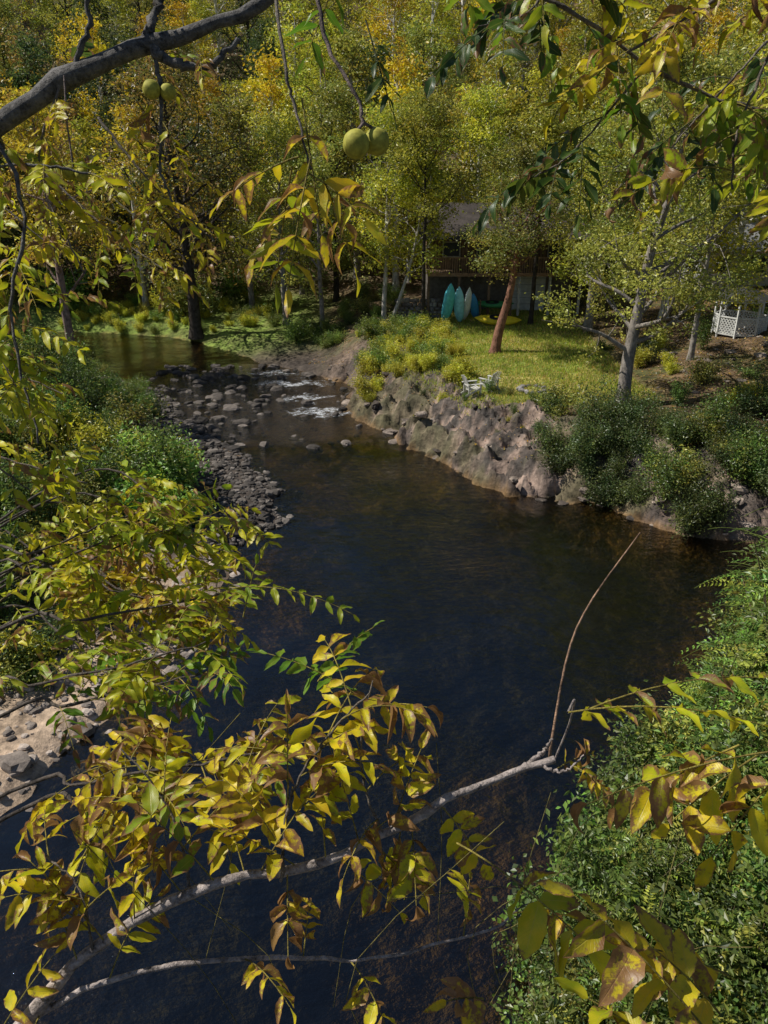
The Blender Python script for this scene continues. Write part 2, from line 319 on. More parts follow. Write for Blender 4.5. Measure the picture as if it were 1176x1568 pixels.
# ---------------------------------------------------------------- trees
def varcol(pal,n,rs,j=.25):
    pal=np.array(pal);c=pal[rs.randint(0,len(pal),n)]
    return np.clip(c*(1+rs.randn(n,1)*j)*(1+rs.randn(n,3)*.06),.005,.42)
YG=[(.28,.26,.04),(.36,.31,.045),(.19,.2,.035),(.14,.16,.03)]
OL=[(.13,.15,.035),(.17,.17,.04),(.10,.12,.03),(.24,.21,.045)]
YE=[(.38,.28,.03),(.34,.27,.035),(.28,.25,.035),(.34,.22,.035)]
DG=[(.03,.05,.018),(.045,.065,.02),(.07,.08,.022)]
BR=[(.2,.12,.045),(.16,.13,.04),(.26,.18,.045),(.11,.11,.03)]
GR=[(.08,.13,.03),(.11,.17,.035),(.05,.085,.022),(.16,.20,.04)]
def tree(seed,H,spread,cb,nl,nleaf,ls,pal,bark,tr,trunk=None,sig=.5,up=.5,n2=5,lim=.5):
    rs=np.random.RandomState(seed);B=MB();Lf=MB()
    if trunk is None:
        n=12;w=np.cumsum(rs.randn(n,2)*.03*H/8,0);w-=w[0];trunk=np.c_[w,np.linspace(0,H,n)]
    tp=smoothpath(trunk,18);T=np.linspace(0,1,18)
    rr=tr*(1-T)**.8*.9+tr*.06;rr[0]*=1.35
    cv=np.array(bark)
    tube(B,tp,rr,9,cv);cl=[];az=rs.rand()*6
    for i in range(nl):
        t=cb+(0.97-cb)*((i+rs.rand())/nl);p=np.array([np.interp(t,T,tp[:,k]) for k in range(3)])
        q=(t-cb)/(1-cb);prof=(.45+1.0*math.sin(math.pi*min(1,q*.8+.15)))*(1.05-.45*q)
        Ln=spread*prof*rs.uniform(.6,1.2);az+=2.4+rs.randn()*.4;el=rs.uniform(.15,.6)+q*.5*up*2
        d=np.array([math.cos(az)*math.cos(el),math.sin(az)*math.cos(el),math.sin(el)])
        pts=[p]
        for k in range(6):
            d=nrm(d+rs.randn(3)*.2+np.array([0,0,.10*up]));pts.append(pts[-1]+d*Ln/6)
        pts=smoothpath(pts,10);r0=np.interp(t,T,rr)*lim
        tube(B,pts,np.linspace(r0,.014,10),6,cv*rs.uniform(.8,1.2));cl.append((pts[-1],.8));cl.append((pts[7],.9))
        for j in range(n2):
            s=rs.uniform(.25,.95);ii=int(s*9);b=pts[ii];dd=nrm(nrm(pts[min(9,ii+1)]-pts[max(0,ii-1)])+rs.randn(3)*.75+np.array([0,0,.15]))
            l2=Ln*rs.uniform(.25,.5);q2=[b]
            for k in range(3): dd=nrm(dd+rs.randn(3)*.25);q2.append(q2[-1]+dd*l2/3)
            tube(B,q2,np.linspace(max(r0*.4*(1-s*.6),.015),.009,4),4,cv*rs.uniform(.8,1.2))
            cl.append((q2[-1],1));cl.append((q2[2],.8))
    cc=np.array([c[0] for c in cl]);w=np.array([c[1] for c in cl])*rs.gamma(.9,1.,len(cl));w/=w.sum()
    k=rs.choice(len(cl),nleaf,p=w);cvv=varcol(pal,len(cl),rs,.25)
    pos=cc[k]+rs.randn(nleaf,3)*sig*np.array([1,1,.6])*(.45+np.minimum(1.,w[k]/w.max()*1.3))[:,None]
    col=np.clip(cvv[k]*.6+varcol(pal,nleaf,rs,.3)*.4,.005,.42)
    kites(Lf,pos,ls*rs.uniform(.6,1.3,nleaf),col,.5,rs)
    return B,Lf
def puttree(name,loc,*a,rz=0,**k):
    B,Lf=tree(*a,**k);e=empty(name,loc,rz);B.obj('trunk_and_limbs',[M_bark],e);Lf.obj('foliage',[M_leaf],e,smooth=False);return e
GB=(.30,.27,.24);DB=(.06,.05,.042);WB=(.65,.62,.57);RB=(.24,.125,.085)
protos=[]
specs=[(YG,GB,14,2.9,4500),(OL,GB,13,3.2,4600),(YE,WB,13,2.8,3700),(YG,WB,15,3.,3600),(OL,DB,15,3.2,4800),(BR,GB,12,2.8,2300),(DG,DB,13,3.,4800),(YG,WB,11,3.1,4600)]
for i,(pal,bk,H,sp,nlf) in enumerate(specs):
    B,Lf=tree(100+i,H,sp,.15,22,nlf,.27,pal,bk,.24,sig=.5,n2=5,lim=.62)
    protos.append((B.mesh('forest_trunk',[M_bark]),Lf.mesh('forest_foliage',[M_leaf],False)))
def forest(name,pts,choice):
    e=empty(name)
    for (x,y) in pts:
        z=tz(x,y);p=protos[choice(x,y)];s=R.uniform(.75,1.35)*(1+max(0,y-100)*.002);rz=R.rand()*6.28
        inst('trunk',p[0],(x,y,z-.2),rz,s,e);inst('foliage',p[1],(x,y,z-.2),rz,s,e)
pts=[]
for _ in range(6000):
    y=R.uniform(67,195);x=R.uniform(-.53*y-5,.53*y+5);mind=4.2+max(0,(y-70))*.038
    if all((x-a)**2+(y-b)**2>mind**2 for a,b in pts): pts.append((x,y))
    if len(pts)>300:break
def ch(x,y):
    if x<-14 and y<110: return R.choice([6,4,5,2,0,1],p=[.3,.22,.15,.15,.13,.05])
    return R.choice(8,p=[.22,.12,.12,.24,.05,.04,.01,.20])
forest('hillside_forest',pts,ch)
lp=[(-22,39),(-29,46),(-31,38),(-37,67),(-38,48),(-44,66),(-29,31),(-40,40),(-26,69),(-33,72)]
forest('left_bank_woods',lp,lambda x,y:R.choice([4,6,5,2]))
rp=[(-8,63),(-4,66),(16,60),(21,62),(27,53),(33,60),(31,50),(36,48),(14,66),(-11,66),(28,66),(35,66),(1,66),(33,42),(38,54),(22.5,52),(24,48.5)]
forest('terrace_woods',rp,lambda x,y:R.choice([0,1,3,7,2,4]))
puttree('sycamore_tree',(11.25,35.2,tz(11.25,35.2)-.1),11,13.5,4.8,.2,28,22000,.17,OL+[(.24,.24,.05)],(.26,.23,.20),.34,
  trunk=[(0,0,0),(0,.1,2),(.2,.2,4.2),(.4,.3,6.5),(.9,.4,9),(1.3,.5,11.5),(1.6,.5,13.5)],sig=.5,n2=6)
puttree('poolside_tree',(-14.2,58.6,.2),12,19,5.5,.3,22,8000,.28,DG+BR+YE[:1],(.07,.06,.05),.5,sig=.7,
  trunk=[(0,0,0),(.05,0,3),(-.1,0,6),(-.2,0,9),(-.6,.2,13),(-.4,0,19)])
puttree('birch_tree',(0.,54.9,tz(0,54.9)-.1),13,12.5,3.2,.35,18,7500,.22,YG,(.5,.46,.4),.19,sig=.5)
puttree('birch_tree',(.5,54.7,tz(.5,54.7)-.1),14,10.5,2.8,.4,14,5000,.22,YG,(.5,.46,.4),.15,sig=.5,
  trunk=[(0,0,0),(.7,0,2),(1.3,0,4),(1.9,0,7),(2.1,0,10.5)])
puttree('birch_tree',(-4.5,57,tz(-4.5,57)-.1),15,12,3.0,.3,18,7000,.22,OL,(.25,.22,.2),.2,sig=.5)
puttree('cedar_tree',(6.5,45.1,tz(6.5,45.1)-.1),16,10.2,2.8,.56,20,11000,.17,OL+DG[2:],RB,.33,sig=.5,
  trunk=[(0,0,0),(.2,.1,1.4),(.6,.2,3),(.9,.2,5),(1.,.2,7),(1.,.2,10.2)])
puttree('maple_tree',(2.6,52.6,tz(2.6,52.6)-.1),26,12.5,3.3,.52,20,11000,.19,YG+OL,DB,.17,sig=.5)
puttree('maple_tree',(9.9,52.8,tz(9.9,52.8)-.1),27,12,3.3,.5,20,11000,.19,YG+OL,DB,.18,sig=.5)
puttree('maple_tree',(13.2,50.5,tz(13.2,50.5)-.1),17,11,4.0,.22,22,14000,.2,OL+YG,GB,.3,sig=.5)
puttree('maple_tree',(18.,50.5,tz(18.,50.5)-.1),18,12,4.2,.25,22,13000,.2,YG+OL,WB,.3,sig=.5)
puttree('maple_tree',(22.5,38,tz(22.5,38)-.1),19,12,4.2,.4,22,12000,.2,YG+OL,GB,.3,sig=.5)
puttree('maple_tree',(16.4,41,tz(16.4,41)-.1),28,9.5,3.1,.36,18,9000,.18,YG+OL,GB,.18,sig=.45)
puttree('maple_tree',(7.5,66.5,tz(7.5,66.5)-.1),20,14,4.2,.25,22,11000,.24,YG,WB,.3,sig=.55)
puttree('elm_tree',(-7.5,60,tz(-7.5,60)-.1),24,14,3.6,.22,22,8000,.24,YG+OL,GB,.25,sig=.55)
puttree('ivy_clad_tree',(-20.5,50.5,tz(-20.5,50.5)-.1),21,16,4.,.3,18,7000,.24,YE+BR,(.30,.22,.2),.32,sig=.6)
# ---------------------------------------------------------------- shrubs
def shrub(seed,r,h,n,ls,pal,asp=.5):
    rs=np.random.RandomState(seed);B=MB();Lf=MB();cl=[]
    for i in range(12):
        a=rs.rand()*6.28;d=np.array([math.cos(a)*r*rs.uniform(.1,1.1),math.sin(a)*r*rs.uniform(.1,1.1),h*rs.uniform(.4,1.15)])
        p=smoothpath([(0,0,0),d*np.array([.4,.4,.6]),d],5);tube(B,p,np.linspace(.02,.006,5),4,(.12,.09,.06))
        cl+= [p[4],p[3],p[2]]
    cl=np.array(cl);k=rs.randint(0,len(cl),n);pos=cl[k]+rs.randn(n,3)*np.array([r,r,h])*.17
    pos[:,2]=np.abs(pos[:,2])
    cc=varcol(pal,len(cl),rs,.3);kites(Lf,pos,ls*rs.uniform(.6,1.3,n),np.clip(cc[k]*.6+varcol(pal,n,rs,.3)*.4,.005,.42),.6,rs,asp)
    return B.mesh('shrub_stems',[M_bark]),Lf.mesh('shrub_leaves',[M_leaf],False)
def frondshrub(seed,r,h,nf,fl,ls,pal,npair=9):
    rs=np.random.RandomState(seed);B=MB();Lf=MB()
    for i in range(7):
        a=rs.rand()*6.28;e=np.array([math.cos(a)*r*rs.uniform(.2,1.),math.sin(a)*r*rs.uniform(.2,1.),h*rs.uniform(.6,1.15)])
        p=smoothpath([(0,0,0),e*np.array([.3,.3,.6]),e],8);tube(B,p,np.linspace(.018,.005,8),4,(.14,.12,.07))
        for j in range(nf//7):
            q=p[rs.randint(2,8)];az=rs.rand()*6.28;el=rs.uniform(-.2,.8);d=np.array([math.cos(az)*math.cos(el),math.sin(az)*math.cos(el),math.sin(el)])
            L=fl*rs.uniform(.6,1.2);s=np.linspace(.12,1,npair)[:,None];P=q+d*L*s-np.array([0,0,1])*L*.35*s**2
            tube(B,np.vstack([q,P]),.004,3,(.16,.2,.05));side=nrm(np.cross(d,[0,0,1.]));up=np.cross(side,d)
            base=varcol(pal,1,rs,.25)
            for sg in (-1,1):
                dd=nrm(side*sg+d*.45+rs.randn(npair,3)*.15-np.array([0,0,.25]));sz=ls*(1-.5*s[:,0]**3)
                kites(Lf,P+dd*sz[:,None]*.5,sz,np.clip(np.repeat(base,npair,0)*(1+rs.randn(npair,1)*.15),.005,.42),.5,rs,.36,dd,nrm(up+rs.randn(npair,3)*.3))
    return B.mesh('frond_stems',[M_bark]),Lf.mesh('frond_leaves',[M_leaf],False)
SH=dict(g=[shrub(201,1.2,1.5,2300,.14,GR),shrub(202,1.,1.2,2000,.13,GR+OL)],d=[shrub(203,1.3,1.4,2400,.13,DG+OL),shrub(204,1.,1.8,2000,.12,DG+GR)],
 y=[shrub(205,1.1,1.3,2000,.13,YG+YE[2:3]),shrub(206,.7,1.2,1800,.16,[(.36,.34,.05),(.27,.29,.045),(.42,.37,.06)],.2)],
 f=[frondshrub(207,1.,1.4,126,.55,.12,GR),frondshrub(208,.9,1.9,112,.5,.11,GR+OL[:2])],
 v=[shrub(209,1.1,.9,1300,.12,GR+DG,.8),shrub(210,1.,.7,1000,.11,DG+DG+GR,.7)],
 k=[shrub(212,1.2,1.3,2200,.12,DG),shrub(213,1.,1.5,1900,.11,DG+DG+OL[:1])],
 b=[shrub(211,1.1,1.3,1700,.17,[(.16,.25,.06),(.11,.19,.05),(.21,.28,.06)],.6)]*2)
def shrubs(name,P,kinds,lo=.6,hi=1.3):
    e=empty(name)
    for p in P:
        m=SH[kinds[R.randint(len(kinds))]];m=m[R.randint(2)];s=R.uniform(lo,hi);rz=R.rand()*6.28
        inst('stems',m[0],p-np.array([0,0,.1]),rz,s,e);inst('leaves',m[1],p-np.array([0,0,.1]),rz,s,e)
P,_=scatter(900,-28,-6,12,56,lambda x,y,z,d,m:(m['lf']>.8)&(d>np.where(y>22,3.4,2.6))&(x>-.55*y-3));shrubs('left_bank_shrubs',P[:230],'gdykydk')
P,_=scatter(400,-20,-9,38,56,lambda x,y,z,d,m:(m['lf']>.8)&(d>.8)&(d<5)&(y<50));shrubs('pool_bank_shrubs',P[:35],'dgk',.35,.65)
P,_=scatter(900,.5,13,4,21,lambda x,y,z,d,m:(m['rn']>.6)&(d>.2)&(x<.62*y+2));shrubs('near_bank_shrubs',P[:180],'fdvkvkd',.6,1.15)
e=empty('locust_saplings')
for (x,y,s) in [(8.8,14.8,2.3),(8.,13.2,1.9),(7.2,10.6,1.6),(9.6,16.6,2.),(5.2,9.6,1.3),(6.6,12.4,1.5),(3.9,8.2,1.1),(4.6,10.8,1.0)]:
    for m in SH['f'][1]: inst('part',m,(x,y,tz(x,y)-.1),R.rand()*6.28,(s*.85,s*.85,s),e)
P,_=scatter(300,7,15,25,34,lambda x,y,z,d,m:(d>.1)&(d<5));shrubs('dark_bank_shrubs',P[:64],'kkdk',.5,1.)
P,_=scatter(400,-1.8,4.5,39,52,lambda x,y,z,d,m:(d>.8)&(x<5.-(y-40)*.1));shrubs('goldenrod_patch',P[:110],'yyyg',.4,.8)
P,_=scatter(300,-2,9,28,42,lambda x,y,z,d,m:(d>1.6)&(d<5));shrubs('ledge_plants',P[:22],'ykd',.2,.4)
P,_=scatter(500,-26,-8,59,68,lambda x,y,z,d,m:(d>.3));shrubs('meadow_plants',P[:90],'ygy',.35,.7)
P,_=scatter(200,-7,1,50,62,lambda x,y,z,d,m:(d>1.5));shrubs('terrace_shrubs',P[:26],'dgv',.4,.8)
P,_=scatter(900,-50,50,62,110,lambda x,y,z,d,m:(d>2));shrubs('understory_shrubs',P[:150],'ydg',1.2,2.4)
P,_=scatter(400,13,34,28,50,lambda x,y,z,d,m:(d>1.)&((x-20)**2+(y-43.6)**2>4));shrubs('slope_shrubs',P[:70],'kdyv',.4,1.)
for (x,y,s) in [(-8.3,27.4,1.35),(-9.7,29.,1.3),(-7.6,25.6,1.),(-9.4,25.6,1.2),(-8.9,30.8,1.)]:
    e=empty('green_shrub',(x,y,tz(x,y)));m=SH['b'][0];rz=R.rand()*6;inst('stems',m[0],(0,0,0),rz,s,e);inst('leaves',m[1],(0,0,0),rz,s,e)
P,_=scatter(36000,-5,32,28,60,lambda x,y,z,d,m:(d>1.)&((x>12)|(R.rand(len(x))<.45)));mb=MB();kites(mb,P+np.array([0,0,.03]),R.uniform(.06,.15,len(P)),varcol(YE[3:]+BR+[(.3,.2,.12)],len(P),R,.3),4.);mb.obj('fallen_leaves',[M_leaf],smooth=False)
P,_=scatter(60000,1,14,35,58,lambda x,y,z,d,m:(d>2.5)&(x<13));n=len(P)
mb=MB();hgt=R.uniform(.05,.16,n)[:,None];dx=nrm(R.randn(n,3)*np.array([1,1,0]));top=P+np.array([0,0,1])*hgt+R.randn(n,3)*.03
mb.add(np.stack([P-dx*.02,P+dx*.02,top+dx*.004,top-dx*.004],1),np.arange(n*4).reshape(n,4),np.repeat(varcol([(.14,.19,.03),(.2,.22,.04),(.30,.25,.08)],n,R,.2),4,0));mb.obj('lawn_grass',[M_leaf],smooth=False)
# ---------------------------------------------------------------- built things
def chair(loc,rz):
    e=empty('adirondack_chair',loc,rz);w=(.62,.6,.55)
    mb=MB()
    for i in range(5): box(mb,(-.27,-.25+i*.11,0),(.27,-.16+i*.11,.025),w,org=(0,0,.36-.03*i))
    mb.obj('seat',[M_plain],e,False);mb=MB()
    for i in range(5):
        x=-.22+.11*i;beam(mb,(x,.24,.22),(x*1.25,.52,1.02-.04*abs(i-2)),.095,.02,w)
    beam(mb,(-.27,.36,.5),(.27,.36,.5),.03,.06,w);mb.obj('backrest',[M_plain],e,False);mb=MB()
    for s in (-1,1):
        beam(mb,(s*.3,-.28,0),(s*.3,-.28,.56),.035,.09,w);beam(mb,(s*.3,-.3,.36),(s*.28,.5,.0),.035,.1,w);beam(mb,(s*.34,-.36,.58),(s*.32,.45,.58),.13,.025,w);beam(mb,(s*.3,.34,.58),(s*.3,.34,.12),.035,.06,w)
    mb.obj('arms_and_legs',[M_plain],e,False)
chair((5.3,38.2,tz(5.3,38.2)+.03),-2.4);chair((4.4,37.3,tz(4.4,37.3)+.03),1.9)
fx,fy=7.4,37.6
P=np.array([[fx+.6*math.cos(a),fy+.6*math.sin(a),tz(fx,fy)+.02] for a in np.arange(11)*.5712+R.randn(11)*.06]);rocks('fire_pit_ring',P,R.uniform(.12,.2,11),greys(11,.12,.3),3,.7)
def kayak(name,loc,rot,L,W,col):
    e=empty(name,loc);e.rotation_euler=rot
    s=np.linspace(-1,1,21);w=W/2*np.clip(1-np.abs(s)**3.2,.02,1);mb=MB();a=np.arange(14)*2*math.pi/14
    v=np.stack([np.repeat((s*L/2)[:,None],14,1),w[:,None]*np.cos(a)[None],(w*.55)[:,None]*np.sin(a)[None]+(.12*s**2)[:,None]],-1)
    i=np.arange(20)[:,None]*14;k=np.arange(14)[None];mb.add(v,np.stack([i+k,i+(k+1)%14,i+14+(k+1)%14,i+14+k],-1),col);mb.obj('hull',[M_plain],e)
    mb=MB();b=np.arange(16)*2*math.pi/16;ring=np.stack([.48*np.cos(b)-.1,W*.32*np.sin(b),0*b+W*.275+.01],-1);ring2=ring*np.array([1.12,1.15,1])+np.array([0,0,-.03])
    v=np.concatenate([ring,ring2]);k=np.arange(16);mb.add(v,np.stack([k,(k+1)%16,16+(k+1)%16,16+k],-1),(.03,.03,.03))
    c=np.array([[-.1,0,W*.26]]);v=np.concatenate([ring,c]);mb.add(v,[[j,(j+1)%16,(j+2)%16,16] for j in range(0,16,2)],(.015,.015,.015));mb.obj('cockpit',[M_plain],e)
zg=tz(5.,54.5)
kayak('turquoise_kayak',(4.35,53.4,zg+1.3),(.16,-1.22,-1.25),3.0,.85,(.15,.72,.85))
kayak('turquoise_kayak',(5.1,53.6,zg+1.15),(-.18,-1.3,-1.85),2.7,.75,(.35,.78,.88))
kayak('white_paddleboard',(5.7,53.8,zg+1.2),(.2,-1.25,-1.3),2.5,.55,(.8,.84,.86))
kayak('blue_kayak',(6.2,54.0,zg+.95),(.05,-1.1,-2.0),2.2,.6,(.04,.25,.55))
kayak('yellow_kayak',(7.7,52.9,zg+.32),(0.35,.03,-.12),3.2,.95,(.9,.66,.02))
kayak('green_kayak',(7.6,54.7,zg+1.05),(0.3,.0,-.1),2.8,.7,(.04,.25,.08))
e=empty('kayak_rack',(0,0,0));mb=MB()
for x in (6.6,8.7):
    for y in (54.,55.): beam(mb,(x,y,zg-.2),(x,y,zg+1.5),.08,.08,(.15,.1,.06))
    beam(mb,(x,54.,zg+.3),(x,55.,zg+.3),.06,.06,(.15,.1,.06));beam(mb,(x,54.,zg+.8),(x,55.,zg+.8),.06,.06,(.15,.1,.06))
mb.obj('frame',[M_wood],e,False)
e=empty('wooden_house',(0,0,0));wc=(.22,.14,.09)
mb=MB();box(mb,(3.2,57.4,2.2),(13.5,64,5.4),(.16,.14,.12));mb.obj('lower_walls',[M_wood],e,False)
mb=MB();box(mb,(3.,57.2,5.4),(13.7,64.2,7.7),wc)
for i in range(44): box(mb,(3.05+i*.24,57.165,5.42),(3.08+i*.24,57.2,7.68),(.07,.05,.035))
mb.obj('upper_walls',[M_wood],e,False)
mb=MB()
for x in (4.2,6.6,9.2,11.6): box(mb,(x,57.12,6.3),(x+1.1,57.16,7.2),(.03,.035,.04))
mb.obj('windows',[M_plain],e,False)
mb=MB()
for x in (4.2,6.6,9.2,11.6):
    for a in (x-.08,x+1.1): box(mb,(a,57.09,6.22),(a+.08,57.15,7.28),(.4,.36,.3))
    box(mb,(x,57.09,7.2),(x+1.1,57.15,7.28),(.4,.36,.3));box(mb,(x,57.09,6.22),(x+1.1,57.15,6.3),(.4,.36,.3))
mb.obj('window_frames',[M_plain],e,False)
mb=MB();box(mb,(9.,57.32,2.5),(11.6,57.37,4.9),(.62,.62,.6));
for i in range(5): box(mb,(9.,57.29,2.95+i*.45),(11.6,57.315,2.98+i*.45),(.3,.3,.3))
mb.obj('garage_door',[M_plain],e,False)
mb=MB();box(mb,(3.,55.2,5.25),(13.7,57.1,5.38),(.24,.16,.1))
for x in np.arange(3.1,13.7,2.1): beam(mb,(x,55.3,2.5),(x,55.3,5.2),.16,.16,(.5,.48,.44) if x>9 else wc)
for x in np.arange(3.1,13.7,.16): beam(mb,(x,55.26,5.4),(x,55.26,6.35),.05,.035,(.32,.2,.12))
beam(mb,(3.,55.26,6.4),(13.7,55.26,6.4),.08,.07,(.32,.2,.12));beam(mb,(3.,55.16,5.3),(13.7,55.16,5.3),.05,.24,(.3,.18,.11));mb.obj('deck',[M_wood],e,False)
mb=MB();v=[(2.4,54.9,7.6),(14.3,54.9,7.6),(14.3,60.7,9.6),(2.4,60.7,9.6),(14.3,65,7.6),(2.4,65,7.6)];mb.add(v,[[0,1,2,3],[3,2,4,5]],(.06,.05,.045));mb.add([(2.9,57.2,7.7),(2.9,64.2,7.7),(2.9,60.7,9.5),(2.9,60.7,9.5)],[[0,1,2,3]],wc);mb.obj('roof',[M_wood],e,False)
P=[];S_=[]
for r_ in range(5):
    for k in range(9): P.append([.9+k*.36+R.randn()*.04+(r_%2)*.18,55.4+R.randn()*.04,tz(2,55.4)+.1+r_*.27]);S_.append(R.uniform(.19,.25))
rocks('stone_retaining_wall',np.array(P),np.array(S_),greys(len(P),.14,.32,1.08),3,.7,.25)
gx,gy=20.4,44.8;gz=tz(gx,gy);e=empty('white_gazebo',(gx,gy,gz),.26);W=(.72,.72,.69);mbp=MB();mbl=MB();mr=MB();N=8;r=1.4
co=[(r*math.cos(i*2*math.pi/N),r*math.sin(i*2*math.pi/N)) for i in range(N)]
for i in range(N):
    a=np.array(co[i]);b=np.array(co[(i+1)%N]);beam(mbp,(*a,-.4),(*a,2.0),.09,.09,W)
    beam(mbp,(*a,1.92),(*b,1.92),.07,.16,W)
    for z in (.05,1.0):beam(mbl,(*a,z),(*b,z),.07,.07,W)
    for k in range(-5,7):
        for sg in (1,-1):
            t0=k/6;t1=t0+.65
            p0,p1=(t0,.1),(t1,1.0)
            if t0<0:p0=(0,.1+.9*(-t0)/.65)
            if t1>1:p1=(1,.1+.9*(1-t0)/.65)
            if t0>=1 or t1<=0: continue
            qa=a+(b-a)*(p0[0] if sg>0 else 1-p0[0]);qb=a+(b-a)*(p1[0] if sg>0 else 1-p1[0])
            beam(mbl,(*qa,p0[1]),(*qb,p1[1]),.02,.05,W)
c8=[(x*1.15,y*1.15) for x,y in co]
for i in range(N):
    a=c8[i];b=c8[(i+1)%N];mr.add([(*a,2.0),(*b,2.0),(b[0]*.08,b[1]*.08,2.6),(a[0]*.08,a[1]*.08,2.6)],[[0,1,2,3]],(.05,.05,.045))
mf=MB();v=[(*p,0) for p in co]+[(0,0,0)];mf.add(v,[[i,(i+1)%8,(i+2)%8,8] for i in range(0,8,2)],(.5,.5,.48));mf.obj('floor',[M_plain],e,False)
mbp.obj('posts',[M_plain],e,False);mbl.obj('lattice_railing',[M_plain],e,False);mr.obj('roof',[M_plain],e,False)
hx,hy=26.5,57;hz=tz(hx,hy);e=empty('white_cottage',(hx,hy,hz));mb=MB();box(mb,(-4,0,-1),(4,6,2.6),(.55,.55,.53));
for i in range(12): box(mb,(-4,-.02,.0+i*.2),(4,-.001,.02+i*.2),(.35,.35,.35))
mb.obj('walls',[M_plain],e,False)
mb=MB()
for x in (-3.,-.6,1.8): box(mb,(x,-.06,1.),(x+1.1,-.03,2.1),(.03,.04,.05))
mb.obj('windows',[M_plain],e,False);mb=MB();box(mb,(3.05,-.06,-.2),(3.85,-.03,2.),(.2,.1,.07));mb.obj('door',[M_plain],e,False)
mb=MB();mb.add([(-4.5,-.6,2.5),(4.5,-.6,2.5),(4.5,3,4.1),(-4.5,3,4.1),(4.5,6.6,2.5),(-4.5,6.6,2.5)],[[0,1,2,3],[3,2,4,5]],(.2,.2,.2));mb.obj('roof',[M_wood],e,False)
# ---------------------------------------------------------------- foreground black walnut
CAM=np.array([0,0,13.])
WA=empty('black_walnut_tree');TB=MB();LF=dict(b=[],d=[],n=[],L=[],W=[],cu=[],c=[],q=[],ro=[])
FP=dict(y=[(.84,.62,.02),(.78,.60,.02),(.64,.58,.02),(.82,.54,.03)],m=[(.66,.58,.02),(.42,.46,.02),(.74,.60,.02),(.28,.36,.02)],g=[(.13,.25,.02),(.20,.32,.02),(.28,.36,.025)],d=[(.045,.085,.015),(.07,.12,.02),(.14,.17,.02)])
def compound(p0,p1,npair,ll,pal='m',brown=.25,droop=.15,drop=.1,stem=.28,wr=(.30,.40),fall=.45):
    p0=np.array(p0,float);p1=np.array(p1,float);L=np.linalg.norm(p1-p0);d=p1-p0
    s=np.linspace(0,1,9)[:,None];mid=np.array([0,0,1])*droop*L
    P=p0+d*s+mid*4*s*(1-s)*.5
    g=(.3,.24,.05) if pal!='d' else (.08,.09,.03)
    tube(TB,P,np.linspace(.0022,.0011,9),5,g)
    T=nrm(np.gradient(P,axis=0));up=nrm(np.array([0,0,1.])+R.randn(3)*.35)
    bc=np.array(FP[pal][R.randint(len(FP[pal]))]);bq=brown+R.randn()*.12
    for k in range(npair+1):
        t=stem+(1-stem)*k/npair;ii=t*8;i0=min(7,int(ii));p=P[i0]*(1-(ii-i0))+P[i0+1]*(ii-i0);tt=T[min(8,int(round(ii)))]
        side=nrm(np.cross(tt,up));size=ll*(.65+.45*math.sin(math.pi*min(1,.25+.6*k/npair)))
        for sg in ((-1,1) if k<npair else (0,)):
            if R.rand()<drop: continue
            a=R.uniform(.85,1.25) if sg else 0
            dd=nrm(tt*math.cos(a)+side*sg*math.sin(a)+np.array([0,0,-1])*R.uniform(.0,fall)+R.randn(3)*.12)
            nn=nrm(up+R.randn(3)*.4)
            if np.linalg.norm(p-CAM)<.62: continue
            LF['b'].append(p);LF['d'].append(dd);LF['n'].append(nn);l=size*R.uniform(.75,1.15);q=np.clip(bq+R.randn()*.22,-.3,1)
            LF['L'].append(l);LF['W'].append(l*R.uniform(*wr));LF['cu'].append(R.uniform(.0,.35)+max(0,q-.3)*1.2);LF['q'].append(q);LF['ro'].append(max(0,q-.25)*R.uniform(0,5))
            LF['c'].append(np.clip((bc*.6+np.array(FP[pal][R.randint(len(FP[pal]))])*.4)*(1+R.randn()*.12),.01,.88))
def twig(pts,r0,r1,n,LL,ll,pal='m',brown=.25,npair=5,c=(.17,.14,.11),start=.1,dirz=-.25,jit=.5,bias=None):
    P=smoothpath(pts,26);bump=1+.12*R.randn(26);P=P+R.randn(26,3)*min(r0*.35,.006);tube(TB,P,np.linspace(r0,r1,26)*bump,8,c)
    T=nrm(np.gradient(P,axis=0));sg=1
    for k in range(n):
        t=start+(1-start)*(k+R.rand()*.6)/max(1,n);i=min(25,int(t*25));p=P[i];tt=T[i];sg=-sg
        side=nrm(np.cross(tt,np.array([0,0,1.])));d=tt*R.uniform(.2,.9)+side*sg*R.uniform(.4,1.)+np.array([0,0,dirz])+R.randn(3)*jit*.5
        if bias is not None:d=d+np.array(bias)
        d=nrm(d);compound(p,p+d*LL*R.uniform(.65,1.2),npair,ll,pal,brown,droop=R.uniform(.1,.35))
tz0=tz(-3.4,-.6)
tr=smoothpath([(-3.5,-.8,tz0-.5),(-3.45,-.4,5),(-3.4,.2,9),(-3.3,1.0,12),(-3.4,1.6,15),(-3.6,1.8,19)],30);tube(TB,tr,np.linspace(.28,.1,30),14,(.09,.075,.06))
DK=(.13,.12,.11)
twig([(-3.3,1.1,12.0),(-2.6,2.6,12.4),(-1.75,3.5,12.93),(-1.589,3.572,13.09),(-1.292,3.664,13.286),(-.981,3.715,13.396),(-.697,3.749,13.47),(-.454,3.807,13.592),(-.184,3.89,13.77)],.056,.022,0,.3,.08,c=DK)
twig([(-1.0,3.71,13.39),(-.927,3.795,13.568),(-.97,3.9,13.76)],.022,.014,2,.3,.08,c=DK)
twig([(-.985,3.71,13.39),(-.86,3.69,13.33),(-.72,3.69,13.32),(-.589,3.726,13.42)],.026,.010,2,.28,.07,c=DK)
twig([(-1.3,3.66,13.28),(-1.2,3.7,13.5),(-1.25,3.75,13.8)],.014,.007,3,.3,.08,'d',c=DK)
